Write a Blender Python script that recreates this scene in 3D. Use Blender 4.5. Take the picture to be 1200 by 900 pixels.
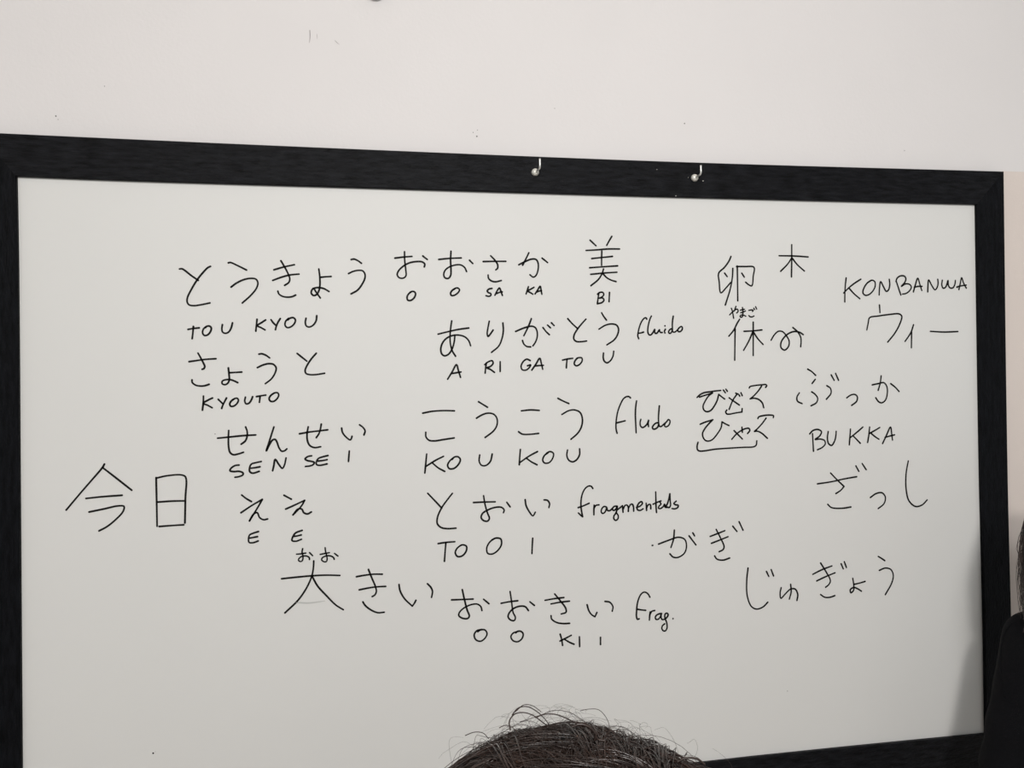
import bpy, bmesh, math, random
import numpy as np
from mathutils import Vector, Matrix, noise

# ------------------------------------------------------------------ scene, camera, light
for o in list(bpy.data.objects):
    bpy.data.objects.remove(o)
S = bpy.context.scene
C = S.collection
S.view_settings.view_transform = 'Standard'
S.view_settings.look = 'None'
S.view_settings.gamma = 1.0
S.view_settings.use_curve_mapping = False
S.view_settings.exposure = -0.05

ZT = 2.12                                   # height of the white surface's top edge above the floor
CAM = np.array([0.6609, -1.5438, ZT - 0.4066])
YAW, PITCH, ROLL, F = 0.1673, 0.0081, -0.0142, 900.0
FW = np.array([math.sin(YAW) * math.cos(PITCH), math.cos(YAW) * math.cos(PITCH), math.sin(PITCH)])
R0 = np.array([math.cos(YAW), -math.sin(YAW), 0.0])
U0 = np.cross(R0, FW)
RT = R0 * math.cos(ROLL) + U0 * math.sin(ROLL)
UP = -R0 * math.sin(ROLL) + U0 * math.cos(ROLL)
cam = bpy.data.objects.new('camera', bpy.data.cameras.new('camera'))
C.objects.link(cam)
M = Matrix(((RT[0], UP[0], -FW[0], CAM[0]), (RT[1], UP[1], -FW[1], CAM[1]), (RT[2], UP[2], -FW[2], CAM[2]), (0, 0, 0, 1)))
cam.matrix_world = M
cam.data.sensor_width = 36.0
cam.data.lens = 27.0
cam.data.clip_start = 0.05
S.camera = cam

w = bpy.data.worlds.new('room_light')
S.world = w
w.use_nodes = True
w.node_tree.nodes['Background'].inputs[0].default_value = (0.95, 0.985, 1.0, 1)
w.node_tree.nodes['Background'].inputs[1].default_value = 0.56


def lamp(name, loc, target, size, power, col, shape='DISK'):
    l = bpy.data.lights.new(name, 'AREA')
    l.shape = shape
    l.size = size
    l.energy = power
    l.color = col
    o = bpy.data.objects.new(name, l)
    C.objects.link(o)
    o.location = loc
    d = Vector(target) - Vector(loc)
    o.rotation_euler = d.to_track_quat('-Z', 'Y').to_euler()
    return o


lamp('room_lamp', (0.45, -3.2, 2.94), (1.2, 0, 1.45), 0.28, 45, (1.0, 0.965, 0.928))
lamp('fill_light', (1.0, -2.3, 2.98), (1.7, -0.6, 0.6), 0.5, 29, (0.97, 0.985, 1.0))  # added fill without a known fixture, brightens the right side of the board


def ray(px, py):
    return FW + RT * ((px - 600.0) / F) + UP * ((450.0 - py) / F)


def on_plane(px, py, y):                     # where the line of sight meets the vertical plane y
    d = ray(px, py)
    return CAM + d * ((y - CAM[1]) / d[1])


def at_depth(px, py, z):
    return CAM + ray(px, py) * z


# ------------------------------------------------------------------ materials
def mat(name, col, rough=0.5, spec=0.5, noise_amt=0.0, noise_scale=20, bump=0.0, bump_scale=200, stretch=(1, 1, 1), col2=None):
    m = bpy.data.materials.new(name)
    m.use_nodes = True
    nt = m.node_tree
    b = nt.nodes['Principled BSDF']
    b.inputs['Roughness'].default_value = rough
    b.inputs['Specular IOR Level'].default_value = spec
    tc = nt.nodes.new('ShaderNodeTexCoord')
    mp = nt.nodes.new('ShaderNodeMapping')
    mp.inputs['Scale'].default_value = stretch
    nt.links.new(tc.outputs['Object'], mp.inputs['Vector'])
    n = nt.nodes.new('ShaderNodeTexNoise')
    n.inputs['Scale'].default_value = noise_scale
    n.inputs['Detail'].default_value = 5
    nt.links.new(mp.outputs['Vector'], n.inputs['Vector'])
    r = nt.nodes.new('ShaderNodeValToRGB')
    c2 = col2 if col2 else tuple(min(1, c * (1 + noise_amt)) for c in col)
    c1 = tuple(c * (1 - noise_amt) for c in col)
    r.color_ramp.elements[0].color = (*c1, 1)
    r.color_ramp.elements[1].color = (*c2, 1)
    r.color_ramp.elements[0].position = 0.3
    r.color_ramp.elements[1].position = 0.7
    nt.links.new(n.outputs['Fac'], r.inputs['Fac'])
    nt.links.new(r.outputs['Color'], b.inputs['Base Color'])
    if bump > 0:
        n2 = nt.nodes.new('ShaderNodeTexNoise')
        n2.inputs['Scale'].default_value = bump_scale
        n2.inputs['Detail'].default_value = 6
        nt.links.new(mp.outputs['Vector'], n2.inputs['Vector'])
        bp = nt.nodes.new('ShaderNodeBump')
        bp.inputs['Strength'].default_value = bump
        bp.inputs['Distance'].default_value = 0.002
        nt.links.new(n2.outputs['Fac'], bp.inputs['Height'])
        nt.links.new(bp.outputs['Normal'], b.inputs['Normal'])
    return m


m_wall_hi = mat('wall_paint_white', (0.722, 0.693, 0.683), 0.9, 0.2, 0.008, 6, 0.15, 160)
m_wall_lo = mat('wall_paint_beige', (0.70, 0.62, 0.57), 0.9, 0.2, 0.01, 6, 0.15, 160)
m_floor = mat('floor_wood', (0.42, 0.36, 0.30), 0.5, 0.4, 0.15, 8, 0.1, 60, (1, 8, 1))
m_ceil = mat('ceiling_paint', (0.82, 0.81, 0.79), 0.95, 0.1, 0.01, 5)
m_panel = mat('whiteboard_enamel', (0.687, 0.680, 0.659), 0.55, 0.25, 0.006, 3)
m_rail_h = mat('black_painted_wood_horizontal', (0.0066, 0.0068, 0.0082), 0.42, 0.09, 0.75, 90, 1.0, 260, (0.3, 1, 1.6))  # same paint as the uprights, colour lightened for light the top rail catches
m_rail_v = mat('black_painted_wood_vertical', (0.004, 0.0043, 0.0055), 0.5, 0.06, 0.6, 90, 1.0, 260, (1.6, 1, 0.3))
m_ink = mat('black_marker_ink', (0.009, 0.008, 0.007), 0.6, 0.12, 0.1, 60)
m_faint = mat('wiped_marker_ink', (0.50, 0.50, 0.48), 0.5, 0.3, 0.03, 60)
m_mark = mat('wall_scuff', (0.30, 0.26, 0.26), 0.9, 0.1, 0.05, 60)
m_dot = mat('dark_speck', (0.05, 0.045, 0.045), 0.8, 0.1, 0.05, 60)
m_steel = mat('zinc_plated_steel', (0.78, 0.77, 0.74), 0.34, 0.5, 0.03, 200)
m_steel.node_tree.nodes['Principled BSDF'].inputs['Metallic'].default_value = 0.75
m_brass = mat('yellowish_steel_collar', (0.70, 0.68, 0.62), 0.36, 0.5, 0.05, 300)
m_brass.node_tree.nodes['Principled BSDF'].inputs['Metallic'].default_value = 0.25
m_knob = mat('dark_grey_plastic', (0.06, 0.058, 0.058), 0.5, 0.4, 0.05, 60)
m_skin = mat('skin', (0.56, 0.37, 0.28), 0.55, 0.4, 0.06, 30, 0.1, 400)
m_hair = mat('dark_brown_hair', (0.009, 0.0045, 0.0036), 0.30, 0.6, 0.5, 45, 0, 1, (1, 1, 1), (0.038, 0.019, 0.0135))
m_hair2 = mat('brown_hair', (0.028, 0.016, 0.012), 0.4, 0.5, 0.4, 60)
m_scalp = mat('hair_mass', (0.006, 0.004, 0.0035), 0.65, 0.25, 0.4, 90, 0.8, 300)
m_knit = mat('black_knit', (0.0045, 0.0045, 0.0055), 0.92, 0.1, 0.25, 500, 0.5, 900)
m_shirt = mat('charcoal_cotton', (0.05, 0.052, 0.06), 0.9, 0.2, 0.1, 300, 0.3, 600)
m_denim = mat('dark_denim', (0.03, 0.04, 0.07), 0.9, 0.2, 0.15, 300, 0.3, 600)
m_shoe = mat('black_shoe_leather', (0.02, 0.02, 0.02), 0.5, 0.4, 0.1, 50)
m_eye = mat('eye_white', (0.75, 0.73, 0.70), 0.25, 0.5, 0.02, 100)
m_beech = mat('beech_wood', (0.45, 0.30, 0.17), 0.5, 0.4, 0.12, 20, 0.1, 60, (8, 1, 1))


# ------------------------------------------------------------------ helpers
def link_mesh(name, verts, faces, m, parent=None, smooth=False):
    me = bpy.data.meshes.new(name)
    me.from_pydata([tuple(map(float, v)) for v in verts], [], [tuple(f) for f in faces])
    me.materials.append(m)
    if smooth:
        me.polygons.foreach_set('use_smooth', [True] * len(me.polygons))
    me.update()
    o = bpy.data.objects.new(name, me)
    C.objects.link(o)
    if parent is not None:
        o.parent = parent
    return o


def from_bm(name, bm, m, parent=None, smooth=False):
    me = bpy.data.meshes.new(name)
    bm.normal_update()
    bm.to_mesh(me)
    bm.free()
    me.materials.append(m)
    if smooth:
        me.polygons.foreach_set('use_smooth', [True] * len(me.polygons))
    o = bpy.data.objects.new(name, me)
    C.objects.link(o)
    if parent is not None:
        o.parent = parent
    return o


def root(name, loc, label, cat, rotz=0.0):
    o = bpy.data.objects.new(name, None)
    o.empty_display_size = 0.1
    C.objects.link(o)
    o.location = loc
    o.rotation_euler = (0, 0, rotz)
    o['label'] = label
    o['category'] = cat
    return o


def box(bm, x0, x1, y0, y1, z0, z1, bev=0.0):
    r = bmesh.ops.create_cube(bm, size=1.0)
    for v in r['verts']:
        v.co = Vector(((x0 + x1) / 2 + v.co.x * (x1 - x0), (y0 + y1) / 2 + v.co.y * (y1 - y0), (z0 + z1) / 2 + v.co.z * (z1 - z0)))
    if bev > 0:
        es = list({e for v in r['verts'] for e in v.link_edges})
        bmesh.ops.bevel(bm, geom=es, offset=bev, segments=2, profile=0.5, affect='EDGES')


def smooth_path(pts, n=6):
    p = np.array(pts, float)
    if len(p) < 3:
        t = np.linspace(0, 1, 5)[:, None]
        return p[0] * (1 - t) + p[-1] * t
    q = np.vstack([2 * p[0] - p[1], p, 2 * p[-1] - p[-2]])
    out = []
    for i in range(1, len(q) - 2):
        a, b, c, d = q[i - 1], q[i], q[i + 1], q[i + 2]
        # centripetal Catmull-Rom
        t0 = 0.0
        t1 = t0 + max(np.linalg.norm(b - a), 1e-6) ** 0.5
        t2 = t1 + max(np.linalg.norm(c - b), 1e-6) ** 0.5
        t3 = t2 + max(np.linalg.norm(d - c), 1e-6) ** 0.5
        for t in np.linspace(t1, t2, n, endpoint=False):
            A1 = (t1 - t) / (t1 - t0) * a + (t - t0) / (t1 - t0) * b
            A2 = (t2 - t) / (t2 - t1) * b + (t - t1) / (t2 - t1) * c
            A3 = (t3 - t) / (t3 - t2) * c + (t - t2) / (t3 - t2) * d
            B1 = (t2 - t) / (t2 - t0) * A1 + (t - t0) / (t2 - t0) * A2
            B2 = (t3 - t) / (t3 - t1) * A2 + (t - t1) / (t3 - t1) * A3
            out.append((t2 - t) / (t2 - t1) * B1 + (t - t1) / (t2 - t1) * B2)
    out.append(p[-1])
    return np.array(out)


# ------------------------------------------------------------------ the room
FRONT, PANEL, WALL = 0.0, 0.008, 0.022       # y of the frame's front, of the white surface and of the wall
PAINT_A = on_plane(1178, 200.6, WALL)
zp = PAINT_A[2]
wx0, wx1, zc = -2.2, 3.6, 3.05
o = link_mesh('wall_back', [(wx0, WALL, 0), (wx1, WALL, 0), (wx1, WALL, zp), (wx0, WALL, zp - .02), (wx0, WALL, zc), (wx1, WALL, zc),
                            (wx0, WALL + .1, 0), (wx1, WALL + .1, 0), (wx0, WALL + .1, zc), (wx1, WALL + .1, zc),
                            (PAINT_A[0] - .03, WALL, zp - .02), (PAINT_A[0] - .008, WALL, zp)],
              [(0, 1, 2, 11, 10, 3), (3, 10, 11, 2, 5, 4), (7, 6, 8, 9), (4, 5, 9, 8), (1, 0, 6, 7)], m_wall_lo)
o.data.materials.append(m_wall_hi)
o.data.polygons[1].material_index = 1
o['kind'] = 'structure'
wall = o
bm = bmesh.new()
box(bm, wx0, wx1, -4.6, WALL + .1, -0.1, 0)
o = from_bm('floor', bm, m_floor)
o['kind'] = 'structure'
bm = bmesh.new()
box(bm, wx0, wx1, -4.6, WALL + .1, zc, zc + 0.1)
o = from_bm('ceiling', bm, m_ceil)
o['kind'] = 'structure'


def ribbon(V, Fc, pts3, width, nrm=(0, -1, 0), taper=0.0, seed=0):
    """flat line of ink through 3-D points of a y-plane, with round ends"""
    P = np.array(pts3)
    n = len(P)
    T = np.zeros_like(P)
    T[1:-1] = P[2:] - P[:-2]
    T[0] = P[1] - P[0]
    T[-1] = P[-1] - P[-2]
    T /= np.maximum(np.linalg.norm(T, axis=1)[:, None], 1e-9)
    B = np.cross(T, np.array(nrm, float))
    rnd = random.Random(seed)
    ph = rnd.uniform(0, 6)
    base = len(V)
    for i in range(n):
        s = i / (n - 1)
        wd = width * (0.5 + 0.035 * math.sin(5 * s + ph))
        if taper:
            wd *= 1 - taper * s ** 3
        V.append(P[i] - B[i] * wd)
        V.append(P[i] + B[i] * wd)
    for i in range(n - 1):
        a = base + 2 * i
        Fc.append((a, a + 1, a + 3, a + 2))
    for k, sg in ((0, -1), (n - 1, 1)):       # round caps
        hw = np.linalg.norm(V[base + 2 * k + 1] - V[base + 2 * k]) / 2
        c = len(V)
        V.append(P[k])
        m = 8
        for j in range(m + 1):
            a = -math.pi / 2 + math.pi * j / m
            V.append(P[k] + (B[k] * math.sin(a) + sg * T[k] * math.cos(a)) * hw)
        for j in range(m):
            Fc.append((c, c + 1 + j, c + 2 + j))


def disc(V, Fc, c, r):
    b = len(V)
    V.append(c)
    for j in range(12):
        a = j * math.pi / 6
        V.append(c + np.array([math.cos(a) * r, 0, math.sin(a) * r]))
    for j in range(12):
        Fc.append((b, b + 1 + j, b + 1 + (j + 1) % 12))


# scuffs and specks of the painted wall
for pts, wd in (([(363, 35.5), (363.3, 42), (362.6, 50)], .0014), ([(371.5, 40), (371.8, 46)], .0006),
                ([(392.5, 47.5), (395, 50), (397.5, 52)], .0009)):
    V, Fc = [], []
    ribbon(V, Fc, [on_plane(a, b, WALL - .0006) for a, b in smooth_path(pts, 4)], wd, taper=.5)
    link_mesh('scuff_mark', V, Fc, m_mark, wall)
for px, py, r in ((65.5, 136, .0013), (122.5, 101, .0008), (554.5, 155.2, .0009), (558.8, 159.8, .0014), (559.4, 152.4, .0008),
                  (650, 127, .0008), (802.2, 144.7, .0013), (1060, 176.5, .0009), (68, 140, .0007)):
    V, Fc = [], []
    disc(V, Fc, on_plane(px, py, WALL - .0006), r)
    link_mesh('speck', V, Fc, m_dot, wall)

# ------------------------------------------------------------------ the whiteboard
W, H = 2.0, 1.2
board = root('whiteboard', (W / 2, WALL, ZT - H), 'large whiteboard in a black wooden frame covered with handwritten Japanese and romaji', 'whiteboard')
BL = Vector(board.location)


def child(o, p):
    """hang o (built in world coordinates) on p without moving it"""
    o.parent = p
    o.matrix_parent_inverse = Matrix.Translation(-Vector(p.location)) if p.parent is None else Matrix.Identity(4)
    return o


# inner edge of the opening as it is seen, a little bowed along the top
top_in = [on_plane(x, y, FRONT) for x, y in smooth_path([(18.5, 206.2), (120, 210.3), (400, 219.0), (800, 230.9), (1145, 239.3)], 8)]
top_out = [on_plane(x, y, FRONT) for x, y in smooth_path([(-26, 154.5), (0, 155.8), (400, 173.7), (800, 189.7), (1176.6, 200.8)], 8)]
right_in = [on_plane(x, y, FRONT) for x, y in smooth_path([(1145, 239.3), (1150, 560), (1152, 640), (1154.4, 740), (1156.2, 860.3)], 8)]
right_out = [on_plane(x, y, FRONT) for x, y in smooth_path([(1176.6, 200.8), (1181.6, 560), (1185.4, 720), (1190, 902)], 8)]
bot_in = [on_plane(x, y, FRONT) for x, y in [(25.2, 973.3), (836.7, 893.0), (880, 888.0), (1000, 875.6), (1156.2, 860.3)]]
left_in = [on_plane(x, y, FRONT) for x, y in smooth_path([(18.5, 206.2), (20.2, 300), (22.5, 600), (23.9, 800), (25.2, 973.3)], 8)]
tl_o = top_out[0]
br_o = np.array([right_out[-1][0] + .002, FRONT, bot_in[-1][2] - 0.078])
bl_o = np.array([left_in[-1][0] - 0.078, FRONT, bot_in[0][2] - 0.078])
right_out.append(br_o)
left_out = [tl_o, (tl_o + bl_o) / 2, bl_o]
bot_out = [bl_o, br_o]


def resample(p, n):
    p = np.array(p)
    d = np.concatenate([[0], np.cumsum(np.linalg.norm(np.diff(p, axis=0), axis=1))])
    t = np.linspace(0, d[-1], n)
    return np.array([[np.interp(x, d, p[:, k]) for k in range(3)] for x in t])


def rail(outer, inner, m, n=40):
    A, B = resample(outer, n), resample(inner, n)
    V, Fc = [], []
    bev = 0.0016
    back = WALL - FRONT
    for i in range(n):
        a, b = A[i], B[i]
        d = (b - a) / np.linalg.norm(b - a)
        y = np.array([0, 1.0, 0])
        V += [a + y * back, a + y * bev, a + d * bev, b - d * bev, b + y * bev, b + y * (PANEL + .004)]
    for i in range(n - 1):
        for k in range(5):
            Fc.append((6 * i + k, 6 * i + k + 1, 6 * i + k + 7, 6 * i + k + 6))
        Fc.append((6 * i + 5, 6 * i, 6 * i + 6, 6 * i + 11))
    Fc.append(tuple(range(6)))
    Fc.append(tuple(6 * (n - 1) + k for k in range(6))[::-1])
    o = link_mesh('frame_rail', V, Fc, m)
    bmm = bmesh.new()
    bmm.from_mesh(o.data)
    bmesh.ops.recalc_face_normals(bmm, faces=bmm.faces)
    bmm.to_mesh(o.data)
    bmm.free()
    return child(o, board)


rail(top_out, top_in, m_rail_h)
rail(right_out, right_in, m_rail_v)
rail(bot_out, bot_in, m_rail_h)
rail(left_out, left_in, m_rail_v)

bm = bmesh.new()
box(bm, -0.012, W + 0.012, PANEL, PANEL + 0.012, ZT - H - 0.012, ZT + 0.012)
panel = child(from_bm('panel', bm, m_panel), board)
panel['label'] = 'white writing surface inside the black frame'

# ---- the handwriting: lines of marker ink, traced along the strokes and laid on the white surface
REG = {'A': (200, 280, 5.0), 'B': (440, 270, 4.0), 'C': (500, 350, 3.75), 'D': (820, 270, 1200 / 330), 'E': (200, 400, 5.0),
       'F': (240, 480, 6.0), 'G': (480, 450, 3.75), 'H': (800, 420, 1200 / 280), 'I': (60, 530, 1200 / 340),
       'J': (480, 560, 1200 / 340), 'K': (740, 530, 1200 / 370), 'L': (320, 630, 1200 / 220), 'M': (520, 670, 4.0),
       'N': (840, 350, 20.0), 'O': (720, 360, 1200 / 90), 'P': (700, 450, 12.0), 'Q': (670, 560, 1200 / 130),
       'R': (730, 690, 15.0), 'S': (980, 310, 7.5), 'T': (810, 440, 9.0), 'U': (330, 630, 15.0)}
# (kind, what it says, region, strokes)
INK = [
 ('kana_word', 'toukyou', 'A', '''52,176 66,175 82,184 120,214 162,243|233,161 218,168 185,202 155,240 120,298 98,345 97,370 108,386 135,391 170,387 230,375
|338,140 350,138 390,155 444,182|354,282 385,259 430,238 470,231 500,236 511,258 502,290 470,330 420,375
|605,181 660,165 725,151|598,243 650,224 700,211 752,206|646,128 668,165 690,208 698,235 692,255 668,272|628,306 634,322 655,336 685,341 712,338 732,329
|876,225 905,222 940,220|868,176 874,225 874,275 868,305 852,328 836,331 824,318 827,300 838,291 850,308 864,328 877,346|834,290 860,285 895,290 928,308
|1058,121 1075,118 1098,128 1118,143|1042,203 1070,190 1100,184 1125,187 1138,205 1138,230 1122,265 1095,300 1057,322'''),
 ('romaji_word', 'TOU KYOU', 'A', '''102,530 130,525 167,521|133,513 130,550 126,584|203,520 212,512 228,511 238,522 232,545 215,563 197,565 187,550 192,528 208,513
|303,502 300,525 304,545 320,553 340,545 355,520 362,492|506,471 503,500 499,540|556,475 530,492 507,508 530,520 553,533
|588,473 600,490 615,505|642,467 628,490 618,515 614,532|686,474 700,464 720,462 731,475 724,497 702,516 682,519 670,505 674,482 690,466
|793,465 789,490 795,510 812,516 835,505 852,480 856,450'''),
 ('kana_word', 'oosaka', 'B', '''91,130 130,125 171,122|136,100 137,140 142,185 143,212 132,223 112,222 102,208 108,190 130,168 160,152 195,146 220,148 231,158 229,171|222,120 233,129 243,136
|297,136 350,131 402,129|354,98 352,140 354,185 352,212 341,225 326,222 320,208 326,188 345,172 375,162 400,162 418,174 427,193|441,140 456,155
|505,146 560,145 611,145|540,119 560,140 573,162 572,178 564,185|528,209 530,224 542,236 562,241 590,235
|672,161 700,147 730,135 752,136 762,152 762,185 752,212 740,219 724,208|719,105 706,132 690,163|781,130 795,141 807,151'''),
 ('romaji_word', 'O O SA KA', 'B', '''162,290 172,286 183,288 188,298 182,315 166,328 152,327 148,313 156,297 168,288|366,278 378,270 388,271 394,279 386,293 370,304 356,305 352,295 360,281 374,272
|546,272 532,275 524,284 530,292 540,296 541,304 532,309 518,306|560,304 570,284 581,270 588,285 595,305|567,296 580,291 594,288
|717,264 712,280 706,298|743,267 727,276 714,284 725,291 738,299|748,298 760,280 772,262 776,278 780,299|755,289 766,285 778,282'''),
 ('kanji', 'beauty', 'B', '''1006,46 1034,72|1108,28 1096,48 1084,70|987,94 1040,91 1090,87 1144,87|1061,96 1060,130 1060,163|1014,132 1060,127 1111,122
|1004,175 1060,171 1135,166|1009,206 1070,200 1132,196|1069,181 1062,203 1045,230 1010,259|1066,203 1085,222 1105,233 1128,240'''),
 ('romaji_word', 'BI', 'B', '''1047,293 1044,315 1040,343|1041,299 1052,291 1066,291 1070,302 1060,313 1048,318 1065,317 1071,327 1062,338 1040,344|1097,291 1095,334'''),
 ('kana_word', 'arigatou', 'C', '''50,156 90,146 140,135 185,129|110,98 106,125 103,160 104,195 112,228 127,253|124,160 121,190 110,225 95,245 78,251 66,242 62,222 68,198 85,176 110,163 140,160 168,168 185,185 193,207
|275,99 269,130 266,155 270,166 278,158 292,138|335,107 337,140 331,175 317,208 285,236
|391,144 430,128 462,121 478,128 486,148 485,172 477,193 467,207|421,184 427,199 440,210 457,212|460,88 452,110 440,137 427,163|511,127 525,145 539,158|531,116 544,128|548,106 560,118
|620,88 640,110 664,132|700,90 680,112 662,135 648,160 647,178 658,188 680,189 703,186
|769,62 778,78 790,94|757,134 785,117 812,111 834,116 843,132 840,155 825,180 792,203'''),
 ('romaji_word', 'A RI GA TO U', 'C', '''92,354 112,322 131,290 140,318 149,346|106,330 128,326 151,322|262,283 259,305 257,327|255,290 270,278 288,273 292,284 280,298 265,304 280,311 298,324|323,277 323,320
|455,272 440,266 424,277 415,297 420,312 436,314 450,304 457,291 443,295|462,314 480,288 497,262 504,285 510,310|475,296 495,294 513,293
|597,270 620,265 642,262|617,266 615,285 614,304|658,264 670,259 682,261 683,274 672,289 658,295 649,288 651,275 662,261
|777,239 776,260 781,275 793,282 808,272 819,252 822,231'''),
 ('written_note', 'fluido', 'O', '''505,185 495,168 478,167 450,188 415,245 388,320 372,390 366,450 380,492|376,408 410,403 455,390
|578,138 558,180 535,260 522,340 525,400 545,432 570,432 600,400 632,345 628,380 640,408 665,405 690,372 705,352 705,372 725,395 748,395
|797,345 782,375 790,402|790,291 790,294|920,140 910,200 905,280 908,350|905,338 880,342 855,365 848,395 865,410 890,395 905,360 915,385 945,388 985,355 1020,315 1050,302 1063,325 1055,355 1030,380 1000,380 990,355 1005,330'''),
 ('kanji', 'egg', 'D', '''133,111 125,130 105,158 81,182 83,220 90,266 112,245 132,222|106,182 117,197|141,162 139,200 130,250 109,318|160,152 161,220 162,300|157,154 195,154 231,157 228,195 222,236 208,231 196,221|179,182 190,199'''),
 ('kanji', 'tree', 'D', '''338,108 400,109 462,113|392,61 392,130 391,198|392,117 375,143 345,174|394,118 415,145 446,173'''),
 ('kana_reading', 'yamago', 'N', '''300,380 345,335 400,285 450,250 485,250 500,280 490,315 465,335|340,225 362,280 380,370 395,460|450,180 432,225 412,290
|552,270 600,258 650,248|562,330 610,315 672,290|600,205 612,280 612,360 605,410 580,435 552,430 548,405 572,385 610,385 650,395 680,412
|750,275 800,265 845,268 850,285 835,300|752,395 770,418 810,428 850,420 872,405|865,222 885,255|910,190 935,245'''),
 ('kanji_word', 'yasumi', 'D', '''170,379 160,395 145,425 124,451|151,420 150,480 149,553|189,430 228,428 265,424|228,391 228,460 228,533|226,432 210,470 187,511|230,435 248,462 270,486
|304,468 318,445 335,430 352,431 368,447 381,472 378,495 362,510 347,500 346,480 358,458 378,440 402,431 425,434 441,444|397,414 418,433 430,455 432,475 430,496'''),
 ('romaji_word', 'KONBANWA', 'S', '''87,118 80,180 76,250 75,328|216,129 160,165 110,205 65,250|110,205 155,255 207,300|290,148 315,138 338,150 342,190 320,235 285,265 255,270 235,250 240,215 270,165 305,140
|377,268 380,210 390,150 415,195 440,235 458,225 470,180 466,130|527,145 545,200 558,240 568,268|525,150 535,120 565,100 598,102 612,125 600,160 572,192 610,170 645,175 660,200 640,235 610,255 582,260
|678,240 695,180 716,120 735,175 752,228|685,200 720,192 755,192|804,240 806,190 812,135 840,185 868,222 885,205 895,165 892,130
|932,138 928,180 940,208 960,200 975,165 982,140 985,180 1000,205 1025,205 1042,175 1047,140|1078,220 1090,165 1102,115 1118,160 1143,207|1060,198 1085,190 1142,180|1061,200 1063,200'''),
 ('kana_word', 'wii', 'D', '''766,318 768,350|712,424 718,395 724,372 760,365 810,358 850,356 861,366 852,400 830,440 801,476|911,402 900,435 875,473|903,432 902,500|983,430 1040,433 1100,431'''),
 ('kana_word', 'kyouto', 'E', '''108,119 150,113 200,106 265,102|160,69 175,95 192,128 200,148 194,160 184,164|125,226 126,240 145,256 175,262 200,260 225,252
|342,184 380,182 416,180|338,156 342,195 343,228 333,247 316,254 302,248 302,234 318,226 345,224 370,231 393,242
|517,75 535,73 560,83 580,97|508,154 540,139 575,131 602,135 618,155 612,185 590,220 555,248
|741,71 770,94 798,116|853,70 825,102 800,140 788,170 793,188 815,195 850,195 902,187'''),
 ('romaji_word', 'KYOUTO', 'E', '''192,321 191,360 186,403|245,332 218,345 191,363 215,374 243,389|279,340 292,353 306,366|327,332 315,355 304,378 299,393|362,343 376,335 390,334 397,345 388,365 368,380 352,380 346,367 355,350 372,337
|438,327 434,350 442,366 458,363 472,345 480,325|503,324 530,319 557,315|524,321 522,340 520,357|595,310 610,302 627,302 633,316 622,338 602,352 584,350 577,335 587,317 605,304'''),
 ('kana_word', 'sensei', 'F', '''90,201 180,192 270,183 358,178|287,122 297,150 298,185 285,220 256,243|168,147 166,200 168,265 178,302 200,317 235,312 272,300
|486,122 472,165 450,235 432,292 455,245 478,213 495,210 508,230 520,265 540,292 560,290 577,276
|666,170 740,157 800,150 864,142|819,102 812,140 802,170 784,197|727,121 719,170 722,220 738,252 770,267 815,261
|962,130 968,160 990,190 1022,213 1030,205 1035,188|1088,107 1112,125 1127,150 1119,178'''),
 ('romaji_word', 'SEN SEI', 'F', '''241,390 215,393 185,412 177,430 205,436 240,434 268,445 268,458 245,470 212,476|397,365 360,373 328,383 316,405 316,435 335,447 383,434|325,412 355,408 388,402|477,430 485,395 495,350 520,385 545,413 560,390 571,340
|751,325 725,330 705,347 720,358 750,364 770,372 762,387 740,396 707,400|866,323 830,332 800,343 787,360 785,385 805,392 860,382|795,362 830,358 860,352|1016,291 1010,365'''),
 ('kana_word', 'koukou', 'G', '''58,128 100,120 150,117 197,118|71,212 72,232 85,247 110,250 150,244 196,237|303,78 342,102|294,150 320,135 345,128 370,133 384,152 384,180 370,205 332,235
|491,118 530,114 570,116|479,210 495,220 530,221 567,217|652,63 675,75 700,86|669,134 700,117 725,114 748,124 759,150 756,185 740,215 709,243'''),
 ('romaji_word', 'KO U KO U', 'G', '''75,308 71,350 67,391|149,318 115,335 72,362|98,345 125,368 154,384|187,332 197,321 213,320 223,332 215,353 195,371 175,372 167,358 175,340 192,324
|308,312 306,340 316,357 335,358 355,340 363,308|487,288 484,320 482,355|562,297 525,317 485,345|512,325 535,342 560,355|602,304 618,297 632,305 628,328 612,346 593,347 585,335 592,315 608,302
|694,290 691,315 700,335 717,342 735,332 747,310 747,285'''),
 ('written_note', 'Fludo', 'P', '''466,195 445,178 412,178 370,205 325,285 290,380 270,480 262,580 265,640 278,692|268,548 330,533 392,517|552,238 540,320 535,430 540,560 546,686
|612,497 602,540 608,590 635,612 670,595 705,555 722,508 715,550 720,598|872,308 864,400 860,480 862,548|862,545 825,550 790,580 775,610 785,632 815,632 850,605 865,560 870,590 895,598 935,565 975,530 1000,500 1020,515 1018,555 995,590 960,602 945,585 955,555'''),
 ('kana_word', 'byaku', 'T', '''62,232 90,205 135,182 200,172 260,163 312,158|88,228 150,208 225,185|225,185 185,215 145,275 125,325 135,365 165,382 205,370 245,320 275,260 290,200|290,200 318,222 352,248|340,155 360,182|366,145 382,168
|400,236 450,272 508,312|486,193 440,260 400,358|470,187 500,200 512,218|525,183 538,212
|612,132 620,118 680,105 750,98 788,97 796,110 785,125|742,112 710,160 660,215 622,247|622,247 660,240 710,252 750,290 765,340'''),
 ('bracket_mark', 'small bracket', 'T', '375,365 364,385 375,405 400,408 470,395 535,385|535,385 538,350'),
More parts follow.
